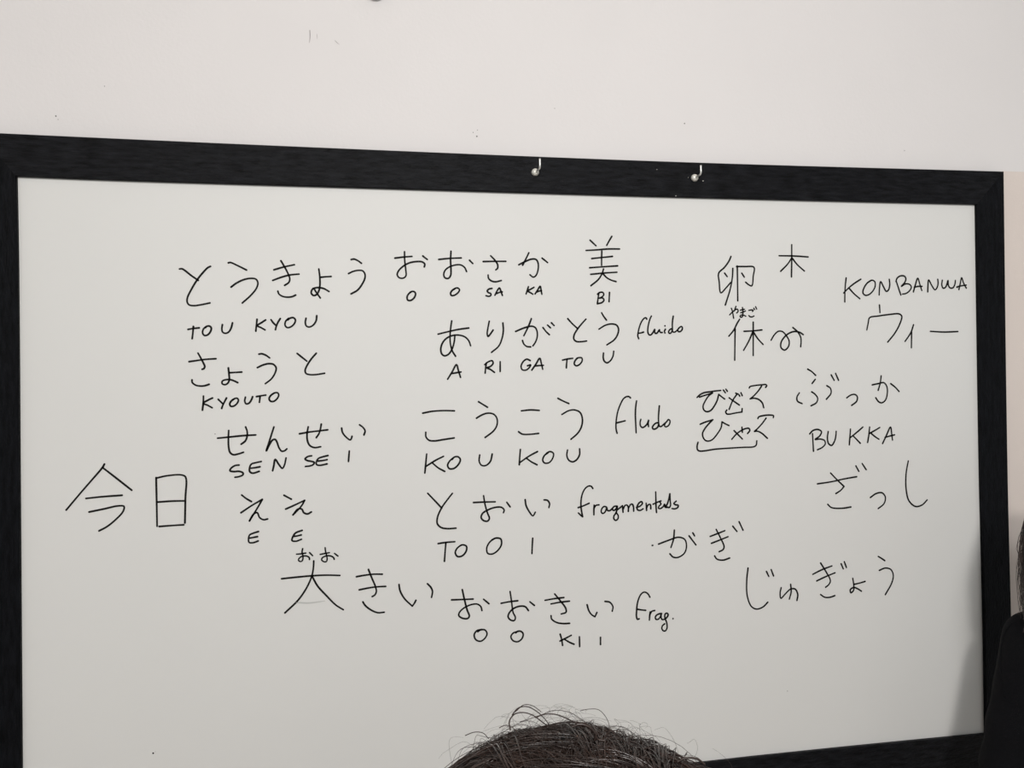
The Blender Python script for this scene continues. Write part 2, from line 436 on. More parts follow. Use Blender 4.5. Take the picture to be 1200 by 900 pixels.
 ('kana_word', 'hyaku', 'T', '''94,515 140,495 228,467|228,467 190,505 145,560 120,610 125,650 150,685 185,692 225,675 280,610 315,550 325,490|325,490 360,510 398,528
|428,673 480,615 530,580 575,560 608,558 618,580 595,612|452,582 500,630 540,670|535,545 540,600
|703,455 712,438 770,422 840,418 868,425 866,445|790,450 750,505 705,555 668,590|668,590 700,588 745,610 803,662'''),
 ('bracket_mark', 'long bracket', 'T', '72,705 62,750 68,785 90,797 140,795 250,778 400,767 550,758 660,752 685,735 692,690'),
 ('kana_word', 'bukka', 'H', '''628,54 648,66 668,85|666,105 650,126|586,173 574,195 577,215 600,227|648,168 665,180 678,200 672,222 645,238|724,137 742,150 745,175 722,205|746,83 761,110|768,75 783,110
|824,198 845,184 865,181 877,192 874,215 849,236|952,133 985,126 1010,122 1025,140 1028,175 1018,210 1000,223 985,218 970,198|997,88 992,125 982,160|1045,127 1068,145 1087,166'''),
 ('romaji_word', 'BUKKA', 'H', '''652,378 655,430 657,466|638,379 655,362 680,357 697,368 688,390 665,407 690,405 712,412 716,430 700,448 677,459|731,367 727,400 733,428 748,437 763,415 770,385 771,366
|843,355 840,395 837,434|905,345 880,367 842,398|855,388 875,408 892,426|939,345 935,385 929,422|990,347 965,362 936,378|945,375 965,392 986,406|1004,428 1022,390 1044,345 1050,380 1054,410|1016,397 1040,390 1064,384'''),
 ('kanji_word', 'today', 'I', '''220,49 212,63 165,118 120,170 62,239|212,63 250,92 333,157|144,191 210,184 293,178|157,247 220,234 275,222 301,224 297,245 265,280 230,308 198,325
|434,105 436,200 438,306|434,107 480,97 540,94 556,103 555,190 553,292|440,206 500,202 552,201|447,307 500,303 548,300'''),
 ('kana_word', 'ee', 'I', '''788,177 806,191 828,204|785,250 830,220 873,195|873,195 858,222 820,284|820,284 838,255 852,250 862,270 878,279 895,276
|963,178 993,194|970,235 1010,217 1048,199|1048,199 1035,222 1000,259|1000,259 1020,235 1036,235 1045,250 1060,255 1076,247'''),
 ('romaji_word', 'E E', 'I', '857,328 835,335 820,343 818,372 835,374 856,367|822,355 838,352 853,349|1038,323 1012,333 1003,343 996,365 1012,368 1035,360|1002,348 1018,346 1034,342'),
 ('kana_word', 'tooi', 'J', '''75,64 100,90 133,125|177,64 155,92 132,125 115,165 115,190 130,205 155,210 192,208
|264,102 310,100 354,99|306,74 312,110 322,145 330,168 322,179 305,176 296,164 302,147 325,132 355,122 380,122 391,133 388,144|402,101 416,120|478,90 482,115 495,140 510,157 520,142|556,91 570,93 579,107 576,123'''),
 ('romaji_word', 'TO O I', 'J', '''118,272 150,267 187,264|150,268 147,305 144,345|207,282 220,277 235,283 234,303 217,323 198,325 189,310 196,292 213,278
|340,257 358,249 377,253 380,275 365,300 342,315 323,312 319,290 332,265 352,250|509,250 506,313'''),
 ('written_note', 'fragmentals', 'Q', '''228,115 212,92 185,88 150,110 118,165 102,235 100,310 108,370 118,420|118,420 95,402 72,380|70,322 120,305 188,275|242,295 240,345 240,400|240,330 262,298 295,292
|375,315 350,310 325,335 320,370 335,385 360,370 380,322 385,350 410,355 440,330|485,305 458,310 440,338 455,352 480,335 492,305 488,350 475,385 458,410 455,440 475,460 498,445 503,410 485,380|495,345 520,325 545,305
|548,300 552,335 555,372|555,345 575,300 598,295 612,320 612,362|612,335 635,290 655,285 668,315 670,360|700,320 740,305 765,275 755,258 730,270 708,310 712,345 740,352 772,335
|805,275 808,315 810,352|810,325 830,290 848,288 855,315 855,335|908,152 910,230 912,310 917,375|880,285 930,262 965,250|952,258 965,285 945,305 938,328 960,332 990,310 1005,285 1010,315 1025,320
|1060,172 1050,230 1030,290 1015,310|1062,172 1065,240 1068,300 1055,320 1020,312|1130,252 1105,278 1120,290 1152,298 1145,322 1115,335 1085,332'''),
 ('kana_word', 'zasshi', 'K', '''707,120 760,112 810,101 856,93|757,79 780,103 808,130|808,130 795,145 777,157|746,198 760,210 800,213 834,208|853,52 864,72|877,43 892,66
|908,172 930,157 952,154 965,170 960,195 938,214|1052,33 1044,80 1044,140 1055,185 1080,206 1105,200 1124,181'''),
 ('kana_word', 'gagi', 'K', '''103,349 140,335 180,323 203,332 209,360 200,385 175,400 158,398 146,386|163,296 160,330 150,362|219,318 232,335 245,352|233,306 240,318|79,354 81,354
|299,320 330,308 355,298|304,346 335,334 367,321|322,293 338,325 352,358 348,370 333,378|316,394 325,406 348,410 373,402|385,281 401,301|409,264 424,296'''),
 ('kana_word', 'jugyou', 'K', '''443,440 438,490 440,545 455,585 475,596 500,588 518,570|513,453 522,472|531,446 540,470|569,515 565,535 568,555 585,538 605,520 622,520 632,540 629,563|605,502 607,530 600,558
|689,464 725,446 762,432|704,489 740,472 774,458|719,421 740,455 756,488 750,503 738,513|719,541 735,551 755,551 773,545|797,424 805,443|809,416 817,438
|846,502 868,497 888,491|841,479 845,505 844,525 834,534 832,522 845,514 860,519 874,528|938,396 950,403 963,412|942,449 965,440 985,445 995,465 990,495 965,541'''),
 ('kana_reading', 'oo', 'U', '''262,292 340,285 425,272|370,195 360,250 372,310 375,370 358,412 325,420 298,400 305,370 345,335 400,322 450,328 485,352 490,385|492,265 545,318
|678,296 755,280 840,265|765,178 772,240 790,310 800,380 785,422 750,425 705,395 712,360 760,330 820,318 880,330 915,355 925,382|930,278 990,325'''),
 ('kanji_word', 'ookii', 'L', '''55,263 150,253 250,244 340,240 427,242|260,149 258,190 248,244 215,320 160,400 76,481|250,248 285,310 340,370 400,430 449,461
|533,250 590,240 640,234 698,234|551,334 610,322 660,315 720,312|610,204 632,260 655,315 660,345 652,365 634,377|574,411 590,435 630,465 670,480 711,477
|805,300 812,340 840,390 890,438|890,438 902,422 913,401|987,295 1010,320 1019,345 1013,382'''),
 ('kana_word', 'ookii', 'M', '''37,132 90,130 138,128|87,84 97,130 110,180 120,208 112,219 88,218 71,206 74,190 98,168 130,154 158,152 174,164 179,182|187,129 212,150
|269,148 305,141 347,136|311,93 318,140 325,190 336,215 330,229 313,226 302,212 306,195 325,174 355,162 382,164 397,182|404,141 425,158
|475,134 520,126 563,121|503,151 545,143 589,138|520,104 548,138 572,172 573,190 551,198|503,206 506,222 530,238 560,243 590,242|672,155 680,182 692,200 709,211|709,211 718,191|756,139 778,143 793,163 790,185'''),
 ('romaji_word', 'O O KI I', 'M', '''160,281 172,273 193,273 203,290 193,312 172,326 150,318 143,295 155,277 178,271|338,286 345,280 360,279 372,290 367,313 347,328 325,323 315,305 325,288 348,280
|546,293 553,318 557,345|598,298 575,310 545,325|565,316 590,331 611,340|636,305 637,351|735,308 735,341'''),
 ('written_note', 'frag.', 'R', '''475,148 445,95 400,62 360,62 315,100 275,180 250,280 240,400 238,480 255,535 285,528|245,358 320,370 400,378|480,405 470,480 465,550|475,450 510,395 558,382
|680,435 640,440 590,465 570,500 580,535 620,535 655,495 675,440 670,500 690,540 735,535|735,535 775,500 795,455 775,430 745,440 735,480 745,530 770,600 775,690 745,740 710,738 685,700 695,650 735,615|878,525 882,525'''),
]
INKW = 0.0036
YI = PANEL - 0.0004
# where the characters of a word cannot be told apart by the widest gaps, the cuts are given
CUTS = {'bukka': [803, 915], 'jugyou': [552, 660, 825, 910]}
NCHAR = {'toukyou': 5, 'oosaka': 4, 'arigatou': 5, 'yamago': 3, 'yasumi': 2, 'wii': 3, 'kyouto': 4, 'sensei': 4, 'koukou': 4, 'byaku': 3,
         'hyaku': 3, 'today': 2, 'ee': 2, 'tooi': 3, 'zasshi': 3, 'gagi': 2, 'oo': 2}


def characters(kind, says, strokes):
    """the strokes of a word, sorted into its characters from left to right"""
    iv = [(min(p[0] for p in st), max(p[0] for p in st)) for st in strokes]
    if says in CUTS:
        cuts = CUTS[says]
    else:
        n = 3 if (says, kind) == ('ookii', 'kanji_word') else 4 if says == 'ookii' else NCHAR.get(says, len(says.replace(' ', '')))
        gaps, end = [], None
        for a, b in sorted(iv):
            if end is not None and a > end:
                gaps.append((a - end, (a + end) / 2))
            end = b if end is None else max(end, b)
        cuts = sorted(g[1] for g in sorted(gaps, reverse=True)[:n - 1])
    out = [[] for _ in range(len(cuts) + 1)]
    for st, (a, b) in zip(strokes, iv):
        out[sum((a + b) / 2 > c for c in cuts)].append(st)
    return [g for g in out if g]


CHAR = {'kana_word': 'kana_character', 'kana_reading': 'kana_character', 'kanji_word': 'written_character', 'romaji_word': 'letter'}
for idx, (kind, says, reg, txt) in enumerate(INK):
    x0, y0, sc = REG[reg]
    strokes = [[tuple(map(float, q.split(','))) for q in st.split()] for st in txt.replace('\n', '').split('|')]
    wd = INKW * (0.86 if kind == 'kana_reading' else 1.0)
    label = 'black marker ' + kind.replace('_', ' ') + ' ' + ('drawn as ' if 'bracket' in kind else 'meaning ' if kind == 'kanji' else 'reading ') + says
    groups = characters(kind, says, strokes) if kind in CHAR else [strokes]
    word = None
    for gi, grp in enumerate(groups):
        V, Fc = [], []
        for k, pts in enumerate(grp):
            path = smooth_path([(x0 + a / sc, y0 + b / sc) for a, b in pts], 6)
            ribbon(V, Fc, [on_plane(a, b, YI) for a, b in path], wd, seed=idx * 50 + gi * 7 + k)
        c = np.mean(V, axis=0)
        if len(groups) > 1 and word is None:
            word = bpy.data.objects.new(kind, None)
            word.empty_display_size = 0.05
            C.objects.link(word)
            word.parent = board
            word.location = Vector(c) - BL
            word['label'] = label
        base = BL + (word.location if word else Vector((0, 0, 0)))
        V = [np.array(v) - np.array(base) for v in V]
        o = link_mesh(CHAR[kind] if word else kind, V, Fc, m_ink, word if word else board)
        if word is None:
            o['label'] = label
V, Fc = [], []
ribbon(V, Fc, [on_plane(320 + a / 5.4545, 630 + b / 5.4545, YI) for a, b in smooth_path([(150, 415), (230, 418), (330, 405)], 6)], 0.003, taper=.5)
o = link_mesh('wiped_stroke', V, Fc, m_faint)
o.parent = panel
o['label'] = 'faint half wiped grey line'
for px, py, r in ((179.5, 882.7, .0017), (922.8, 809.8, .0009), (252, 508.6, .0009), (182, 881, .0005)):
    V, Fc = [], []
    disc(V, Fc, on_plane(px, py, YI), r)
    o = link_mesh('ink_dot', V, Fc, m_ink)
    o.parent = panel


# ---- two square-bend screw hooks in the top rail
def tube(V, Fc, pts, rad, n=10, cap=True):
    P = np.array(pts, float)
    k = len(P)
    T = np.zeros_like(P)
    T[1:-1] = P[2:] - P[:-2]
    T[0], T[-1] = P[1] - P[0], P[-1] - P[-2]
    T /= np.maximum(np.linalg.norm(T, axis=1)[:, None], 1e-12)
    a = np.array([0, 0, 1.0]) if abs(T[0][2]) < .9 else np.array([1.0, 0, 0])
    nn = np.cross(T[0], a)
    nn /= np.linalg.norm(nn)
    base = len(V)
    for i in range(k):
        nn = nn - T[i] * (nn @ T[i])
        nn /= max(np.linalg.norm(nn), 1e-12)
        b = np.cross(T[i], nn)
        r = rad[i] if hasattr(rad, '__len__') else rad
        for j in range(n):
            t = 2 * math.pi * j / n
            V.append(P[i] + (nn * math.cos(t) + b * math.sin(t)) * r)
    for i in range(k - 1):
        for j in range(n):
            Fc.append((base + i * n + j, base + i * n + (j + 1) % n, base + (i + 1) * n + (j + 1) % n, base + (i + 1) * n + j))
    if cap:
        Fc.append(tuple(base + j for j in range(n))[::-1])
        Fc.append(tuple(base + (k - 1) * n + j for j in range(n)))


def hook(px, py, top_px):
    b = on_plane(px, py, FRONT)
    hk = bpy.data.objects.new('screw_hook', None)
    hk.empty_display_size = 0.02
    C.objects.link(hk)
    hk.parent = board
    hk.location = Vector(b) - BL
    # domed collar, a lathe about the screw's axis
    prof = [(0.0001, -.0075), (0.0026, -.0072), (0.0052, -.0062), (0.0070, -.0042), (0.0077, -.002), (0.0078, 0)]
    V, Fc = [], []
    n = 28
    for r, y in prof:
        for j in range(n):
            t = 2 * math.pi * j / n
            V.append((r * math.cos(t), y, r * math.sin(t)))
    for i in range(len(prof) - 1):
        for j in range(n):
            Fc.append((i * n + j, i * n + (j + 1) % n, (i + 1) * n + (j + 1) % n, (i + 1) * n + j))
    link_mesh('collar', V, Fc, m_brass, hk, True)
    d = on_plane(top_px[0], top_px[1], FRONT - 0.031) - b
    lean = d[0]
    pts = [(0, -.004, 0), (lean * .4, -.012, 0), (lean * .8, -.024, -.0005)]
    ex, ez = d[0], d[2]
    pts += [(lean, -.0285, .0006), (lean, -.0307, .003), (lean, -.031, .007)]
    pts += [(lean + (ex - lean) * t, -.031, .007 + (ez - .007) * t) for t in (.3, .65, .97, 1.0)]
    rad = [.0019] * 8 + [.0019, .0011]
    V, Fc = [], []
    tube(V, Fc, pts, rad, 12)
    link_mesh('bent_arm', V, Fc, m_steel, hk, True)


hook(627.2, 202.0, (632.6, 185.7))
hook(813.9, 208.6, (821.3, 193.5))
for px, py, r in ((823.9, 212.0, .0011), (806.5, 208, .0006), (792, 229.5, .0009), (769.8, 198.6, .0007)):
    V, Fc = [], []
    disc(V, Fc, on_plane(px, py, FRONT - .0004), r)
    o = link_mesh('paint_chip', V, Fc, m_brass)
    child(o, board)

# ---- dark round knob high on the wall, just its rim in view
kc = on_plane(439.8, -10.6, WALL)
kb = root('wall_knob', tuple(kc), 'round dark grey knob on the white wall high above the whiteboard', 'knob')
prof = [(0.0001, -.020), (.010, -.020), (.0175, -.018), (.0195, -.014), (.0195, -.009), (.016, -.006), (.012, -.004), (.012, 0)]
V, Fc = [], []
n = 32
for r, y in prof:
    for j in range(n):
        t = 2 * math.pi * j / n
        V.append((r * math.cos(t), y, r * math.sin(t)))
for i in range(len(prof) - 1):
    for j in range(n):
        Fc.append((i * n + j, i * n + (j + 1) % n, (i + 1) * n + (j + 1) % n, (i + 1) * n + j))
link_mesh('knob_head', V, Fc, m_knob, kb, True)


# ------------------------------------------------------------------ people
def cone_blob(bm, a, b, ra, rb, sx=1.0, sy=1.0, n=16):
    """rounded tapered limb between two joints; sx, sy flatten its section (x and y of the figure)"""
    a, b = Vector(a), Vector(b)
    d = b - a
    L = max(d.length, 1e-5)
    rot = d.to_track_quat('Z', 'Y').to_matrix()
    rings = []
    for k in range(5):
        t = -math.pi / 2 + (k + .001) / 4 * math.pi / 2
        rings.append((math.sin(t) * ra, math.cos(t) * ra))
    for k in range(5):
        t = k / 4 * math.pi / 2
        rings.append((L + math.sin(t) * rb, max(math.cos(t), .001) * rb))
    vs = []
    for z, r in rings:
        row = []
        for j in range(n):
            t = 2 * math.pi * j / n
            p = rot @ Vector((r * math.cos(t), r * math.sin(t), 0))
            p.x *= sx
            p.y *= sy
            row.append(bm.verts.new(a + p + (rot @ Vector((0, 0, z)))))
        vs.append(row)
    for i in range(len(vs) - 1):
        for j in range(n):
            bm.faces.new((vs[i][j], vs[i][(j + 1) % n], vs[i + 1][(j + 1) % n], vs[i + 1][j]))
    bm.faces.new(vs[0][::-1])
    bm.faces.new(vs[-1])


def ball(bm, c, rx, ry, rz, rotm=None):
    r = bmesh.ops.create_uvsphere(bm, u_segments=24, v_segments=14, radius=1.0)
    for v in r['verts']:
        p = Vector((v.co.x * rx, v.co.y * ry, v.co.z * rz))
        if rotm is not None:
            p = rotm @ p
        v.co = Vector(c) + p


def melt(name, bm, m, parent, voxel=0.007, smooth=3):
    """one continuous surface out of the overlapping volumes"""
    bmesh.ops.recalc_face_normals(bm, faces=bm.faces)
    o = from_bm(name + '_tmp', bm, m)
    r = o.modifiers.new('r', 'REMESH')
    r.mode = 'VOXEL'
    r.voxel_size = voxel
    s = o.modifiers.new('s', 'SMOOTH')
    s.iterations = smooth
    s.factor = 0.5
    dg = bpy.context.evaluated_depsgraph_get()
    dg.update()
    me = bpy.data.meshes.new_from_object(o.evaluated_get(dg), depsgraph=dg)
    me.name = name
    bpy.data.objects.remove(o)
    me.materials.clear()
    me.materials.append(m)
    me.polygons.foreach_set('use_smooth', [True] * len(me.polygons))
    q = bpy.data.objects.new(name, me)
    C.objects.link(q)
    q.parent = parent
    return q


def head_shapes(bm, c, tilt=Matrix.Identity(3), s=1.0):
    """face towards +y of the figure; c is the centre of the skull"""
    def P(x, y, z):
        return Vector(c) + tilt @ Vector((x * s, y * s, z * s))
    ball(bm, P(0, -.008, .022), .073 * s, .092 * s, .088 * s, tilt)
    ball(bm, P(0, .028, -.030), .060 * s, .064 * s, .070 * s, tilt)
    ball(bm, P(0, .050, -.078), .034 * s, .034 * s, .026 * s, tilt)         # chin and jaw
    cone_blob(bm, P(0, .086, .012), P(0, .106, -.028), .008 * s, .012 * s)    # nose
    for q in (-1, 1):
        ball(bm, P(q * .010, .098, -.030), .009 * s, .009 * s, .007 * s, tilt)
        ball(bm, P(q * .030, .078, .024), .024 * s, .012 * s, .008 * s, tilt)  # brow
        ball(bm, P(q * .036, .066, -.020), .022 * s, .018 * s, .018 * s, tilt) # cheek
        ball(bm, P(q * .076, -.008, -.010), .010 * s, .020 * s, .032 * s, tilt)  # ear
    ball(bm, P(0, .086, -.052), .023 * s, .011 * s, .006 * s, tilt)          # lips
    ball(bm, P(0, .084, -.061), .020 * s, .011 * s, .006 * s, tilt)


def hand_shapes(bm, wrist, direction, side, down, curl=0.5):
    """palm, four unequal bent fingers and a thumb; direction = along the hand, side = towards the thumb, down = palm's inner side"""
    d, s_, n_ = Vector(direction).normalized(), Vector(side).normalized(), Vector(down).normalized()
    w0 = Vector(wrist)
    for k in range(4):
        off = (1.5 - k) * .019
        cone_blob(bm, w0 + d * .015 + s_ * off * .6, w0 + d * .085 + s_ * off, .017, .0125)
        base = w0 + d * .088 + s_ * off
        L = (.040, .045, .041, .032)[k]
        ang = curl * .5
        p = base
        for j, f in enumerate((1.0, .62, .5)):
            dr = d * math.cos(ang) + n_ * math.sin(ang)
            q = p + dr * L * f
            cone_blob(bm, p, q, .0092 - j * .0008, .0086 - j * .0009, n=10)
            p = q
            ang += curl
    t0 = w0 + d * .028 + s_ * .026 + n_ * .006
    t1 = t0 + (d * .6 + s_ * .75 + n_ * .25).normalized() * .034
    t2 = t1 + (d * .85 + s_ * .35 + n_ * .3).normalized() * .030
    t3 = t2 + (d * .95 + s_ * .05 + n_ * .35).normalized() * .024
    cone_blob(bm, t0, t1, .015, .0115, n=10)
    cone_blob(bm, t1, t2, .011, .0095, n=10)
    cone_blob(bm, t2, t3, .0095, .0078, n=10)


def shoe(name, parent, heel, toe):
    bm = bmesh.new()
    h, t = Vector(heel), Vector(toe)
    cone_blob(bm, h + Vector((0, 0, .010)), t + Vector((0, 0, .002)), .036, .033)
    cone_blob(bm, h + Vector((0, 0, .035)), h + (t - h) * .45 + Vector((0, 0, .015)), .037, .036)
    for v in bm.verts:
        v.co.z = max(v.co.z, 0.0)
    return melt(name, bm, m_shoe, parent, .006, 2)


def hair_object(name, parent, strands, m, sides=3):
    V, Fc = [], []
    for pts, r0, r1 in strands:
        k = len(pts)
        rad = [r0 + (r1 - r0) * (i / (k - 1)) for i in range(k)]
        tube(V, Fc, pts, rad, sides, False)
    return link_mesh(name, V, Fc, m, parent, True)


# ---- person sitting in front of the board, seen from behind: only the curly top of the head reaches the picture
DH = 0.65
top = at_depth(658, 875, DH)
hx, hy, htop = top[0], top[1], top[2]
seat_h = 0.50
pa = root('person', (hx, hy, 0), 'person seated at the bottom edge seen from behind, only curly dark brown hair showing', 'person', -0.06)
hz = htop - 0.132            # skull centre
hp = hz - 0.11               # neck
bm = bmesh.new()
tilt = Matrix.Rotation(-0.10, 3, 'X')
head_shapes(bm, (0, 0.0, hz), tilt)
shz = hz - 0.255
cone_blob(bm, (0, -.012, hz - .05), (0, -.03, shz + .02), .055, .060)
cone_blob(bm, (0, -.03, shz + .015), (0, -.03, seat_h + .13), .10, .115, 1.35, .85)
cone_blob(bm, (-.15, -.03, shz), (.15, -.03, shz), .058, .058)
cone_blob(bm, (0, -.03, seat_h + .16), (0, -.01, seat_h + .10), .13, .125, 1.25, .9)
for q in (-1, 1):
    sh, el, wr = (q * .185, -.03, shz - .01), (q * .23, .06, shz - .27), (q * .12, .30, seat_h + .16)
    cone_blob(bm, sh, el, .050, .040)
    cone_blob(bm, el, wr, .040, .027)
    hand_shapes(bm, wr, (-q * .25, .9, -.15), (-q * .9, -.2, .1), (0, 0, -1), .25)
    hip, kn, an = (q * .09, 0, seat_h + .085), (q * .13, .42, seat_h + .06), (q * .13, .44, .09)
    cone_blob(bm, hip, kn, .082, .056)
    cone_blob(bm, kn, an, .056, .036)
    cone_blob(bm, an, (q * .14, .58, .045), .036, .026)
melt('body', bm, m_skin, pa, .006, 3)
for q in (-1, 1):
    bm = bmesh.new()
    ball(bm, Vector((0, 0, hz)) + tilt @ Vector((q * .030, .080, .006)), .0125, .0125, .0115)
    eye = from_bm('eye', bm, m_eye, pa, True)
    bm = bmesh.new()
    ball(bm, Vector((0, 0, hz)) + tilt @ Vector((q * .030, .0895, .006)), .0058, .0038, .0058)
    from_bm('iris', bm, m_hair2, eye, True)
bm = bmesh.new()
cone_blob(bm, (0, -.03, shz + .02), (0, -.03, seat_h + .13), .118, .132, 1.35, .88)
cone_blob(bm, (-.15, -.03, shz), (.15, -.03, shz), .070, .070)
cone_blob(bm, (0, -.03, seat_h + .19), (0, -.02, seat_h + .14), .145, .140, 1.25, .9)
for q in (-1, 1):
    cone_blob(bm, (q * .185, -.03, shz - .01), (q * .23, .06, shz - .27), .064, .054)
    cone_blob(bm, (q * .23, .06, shz - .27), (q * .14, .26, seat_h + .18), .054, .042)
melt('shirt', bm, m_shirt, pa, .008, 3)
bm = bmesh.new()
cone_blob(bm, (-.06, -.02, seat_h + .115), (.06, -.02, seat_h + .115), .120, .120, 1, 1)
for q in (-1, 1):
    cone_blob(bm, (q * .09, 0, seat_h + .098), (q * .13, .42, seat_h + .062), .096, .070)
    cone_blob(bm, (q * .13, .42, seat_h + .062), (q * .13, .44, .15), .070, .056)
for v in bm.verts:
    if v.co.y < .36:
        v.co.z = max(v.co.z, seat_h + .001)
melt('trousers', bm, m_denim, pa, .008, 3)
for q in (-1, 1):
    shoe('shoe', pa, (q * .13, .40, .03), (q * .145, .60, .03))

# curly hair: a rounded mass plus locks, single hairs and flyaways
HA, HB, HCc = 0.163, 0.155, 0.135           # half width, half depth, half height of the head of hair
hc = np.array([0.004, 0.0, htop - HCc])


def hair_surf(th, ph, k=1.0):
    """ph from the crown downwards, th around"""
    lump = 1 + .05 * noise.noise(Vector((math.cos(th) * math.sin(ph) * 2.2, math.sin(th) * math.sin(ph) * 2.2, math.cos(ph) * 2.2 + 3)))
    x, y, z = math.sin(ph) * math.cos(th), math.sin(ph) * math.sin(th), math.cos(ph)
    right = .06 * max(0, x) ** 1.0 * (1 - abs(z))
    return hc + np.array([x * HA + right, y * HB, z * HCc]) * lump * k


V, Fc = [], []
nt, npb = 64, 30
for i in range(npb + 1):
    ph = .001 + i / npb * 2.25
    for j in range(nt):
        th = 2 * math.pi * j / nt
        k = 0.93
        if math.sin(th) > .45 and ph > .95:     # leave the face free
            k = 0.93 - .38 * min(1, (math.sin(th) - .45) / .35) * min(1, (ph - .95) / .35)
        p = hair_surf(th, ph, k)
        nz = .006 * noise.noise(Vector(p * 40)) + .004 * noise.noise(Vector(p * 90))
        V.append(p + (p - hc) / np.linalg.norm(p - hc) * nz)
for i in range(npb):
    for j in range(nt):
        Fc.append((i * nt + j, i * nt + (j + 1) % nt, (i + 1) * nt + (j + 1) % nt, (i + 1) * nt + j))
hair = link_mesh('hair', V, Fc, m_scalp, pa, True)
rng = random.Random(7)


locks, fine, fly = [], [], []
CR = np.array([.30, -.10, 1.0])                # direction of the crown the locks sweep away from
CR /= np.linalg.norm(CR)
CE = np.cross(CR, [0, 1, 0])
CE /= np.linalg.norm(CE)
CN = np.cross(CR, CE)


BASE = CR


def pick_crown():
    """several whorls near each other, so that no single star of hair shows"""
    global CR, CE, CN
    CR = BASE + np.array([rng.gauss(.05, .25), rng.gauss(-.35, .3), 0])
    CR /= np.linalg.norm(CR)
    CE = np.cross(CR, [0, 1, 0])
    CE /= np.linalg.norm(CE)
    CN = np.cross(CR, CE)


def sweep(phi, a0, length, lift, amp, freq, turn, phase, n=22, k0=.955):
    """a wavy hair along the head: phi = heading away from the crown, a0 = where it starts"""
    pts = []
    for i in range(n):
        s_ = i / (n - 1)
        al = a0 + length * s_
        f = phi + turn * s_
        d = CR * math.cos(al) + (CE * math.cos(f) + CN * math.sin(f)) * math.sin(al)
        ph = math.acos(max(-1, min(1, d[2])))
        th = math.atan2(d[1], d[0])
        p = hair_surf(th, ph, k0 + lift * math.sin(math.pi * s_))
        side = np.cross(d, (CE * math.cos(f) + CN * math.sin(f)) * math.cos(al) - CR * math.sin(al))
        a = phase + freq * s_ * 6.28
        e = min(1, s_ * 5)
        pts.append(p + (side * math.cos(a) + d * .6 * math.sin(a)) * amp * e)
    return pts


def on_face(pts):
    q = pts[len(pts) * 2 // 3] - hc
    return q[1] > .085 and q[2] < .075


for i in range(520):
    pick_crown()
    g = dict(phi=rng.uniform(0, 6.28), a0=abs(rng.gauss(0, .75)), length=rng.uniform(.6, 1.3), lift=rng.uniform(-.01, .055),
             amp=rng.uniform(.003, .009), freq=rng.uniform(.5, 1.7), turn=rng.gauss(0, .35), phase=rng.uniform(0, 6.28))
    if on_face(sweep(**g)):
        continue
    for k in range(10):
        h = dict(g)
        h['phi'] += rng.gauss(0, .035) / max(.3, math.sin(g['a0'] + .3))
        h['a0'] += rng.gauss(0, .05)
        h['length'] *= rng.uniform(.8, 1.1)
        h['lift'] += rng.gauss(0, .008)
        h['phase'] += rng.gauss(0, .25)
        r = rng.uniform(.0005, .0011)
        (locks if k < 6 else fine).append((sweep(**h), r if k < 6 else .0004, r * .4 if k < 6 else .0002))
for i in range(420):
    pick_crown()
    p = sweep(rng.uniform(0, 6.28), abs(rng.gauss(0, .75)), rng.uniform(.5, 1.0), rng.uniform(.04, .10), rng.uniform(.003, .009),
              rng.uniform(.5, 2.0), rng.gauss(0, .5), rng.uniform(0, 6.28))
    if not on_face(p):
        fine.append((p, .0003, .00015))
for i in range(300):
    th = rng.uniform(0, 6.28)
    ph = abs(rng.gauss(0, .75))
    if math.sin(th) > .5 and ph > .8:
        continue
    n = 14
    p0 = hair_surf(th, ph, .97)
    nrm = (p0 - hc) / np.linalg.norm(p0 - hc)
    tn = np.array([rng.gauss(0, 1), rng.gauss(0, .5), rng.gauss(0, .6)])
    tn -= nrm * (tn @ nrm)
    tn /= np.linalg.norm(tn)
    bn = np.cross(nrm, tn)
    L = rng.uniform(.02, .06)
    hgt = rng.uniform(.006, .024)
    a, f, pz = rng.uniform(.001, .005), rng.uniform(.8, 2.5), rng.uniform(0, 6)
    pts = []
    for j in range(n):
        q = j / (n - 1)
        pts.append(p0 + tn * L * q + nrm * hgt * math.sin(2.4 * q) + bn * a * math.sin(f * 6.28 * q + pz) * min(1, 3 * q))
    fly.append((pts, .00012, .00007))
hair_object('lock', hair, locks, m_hair, 5)
hair_object('fine_hair', hair, fine, m_hair2, 3)
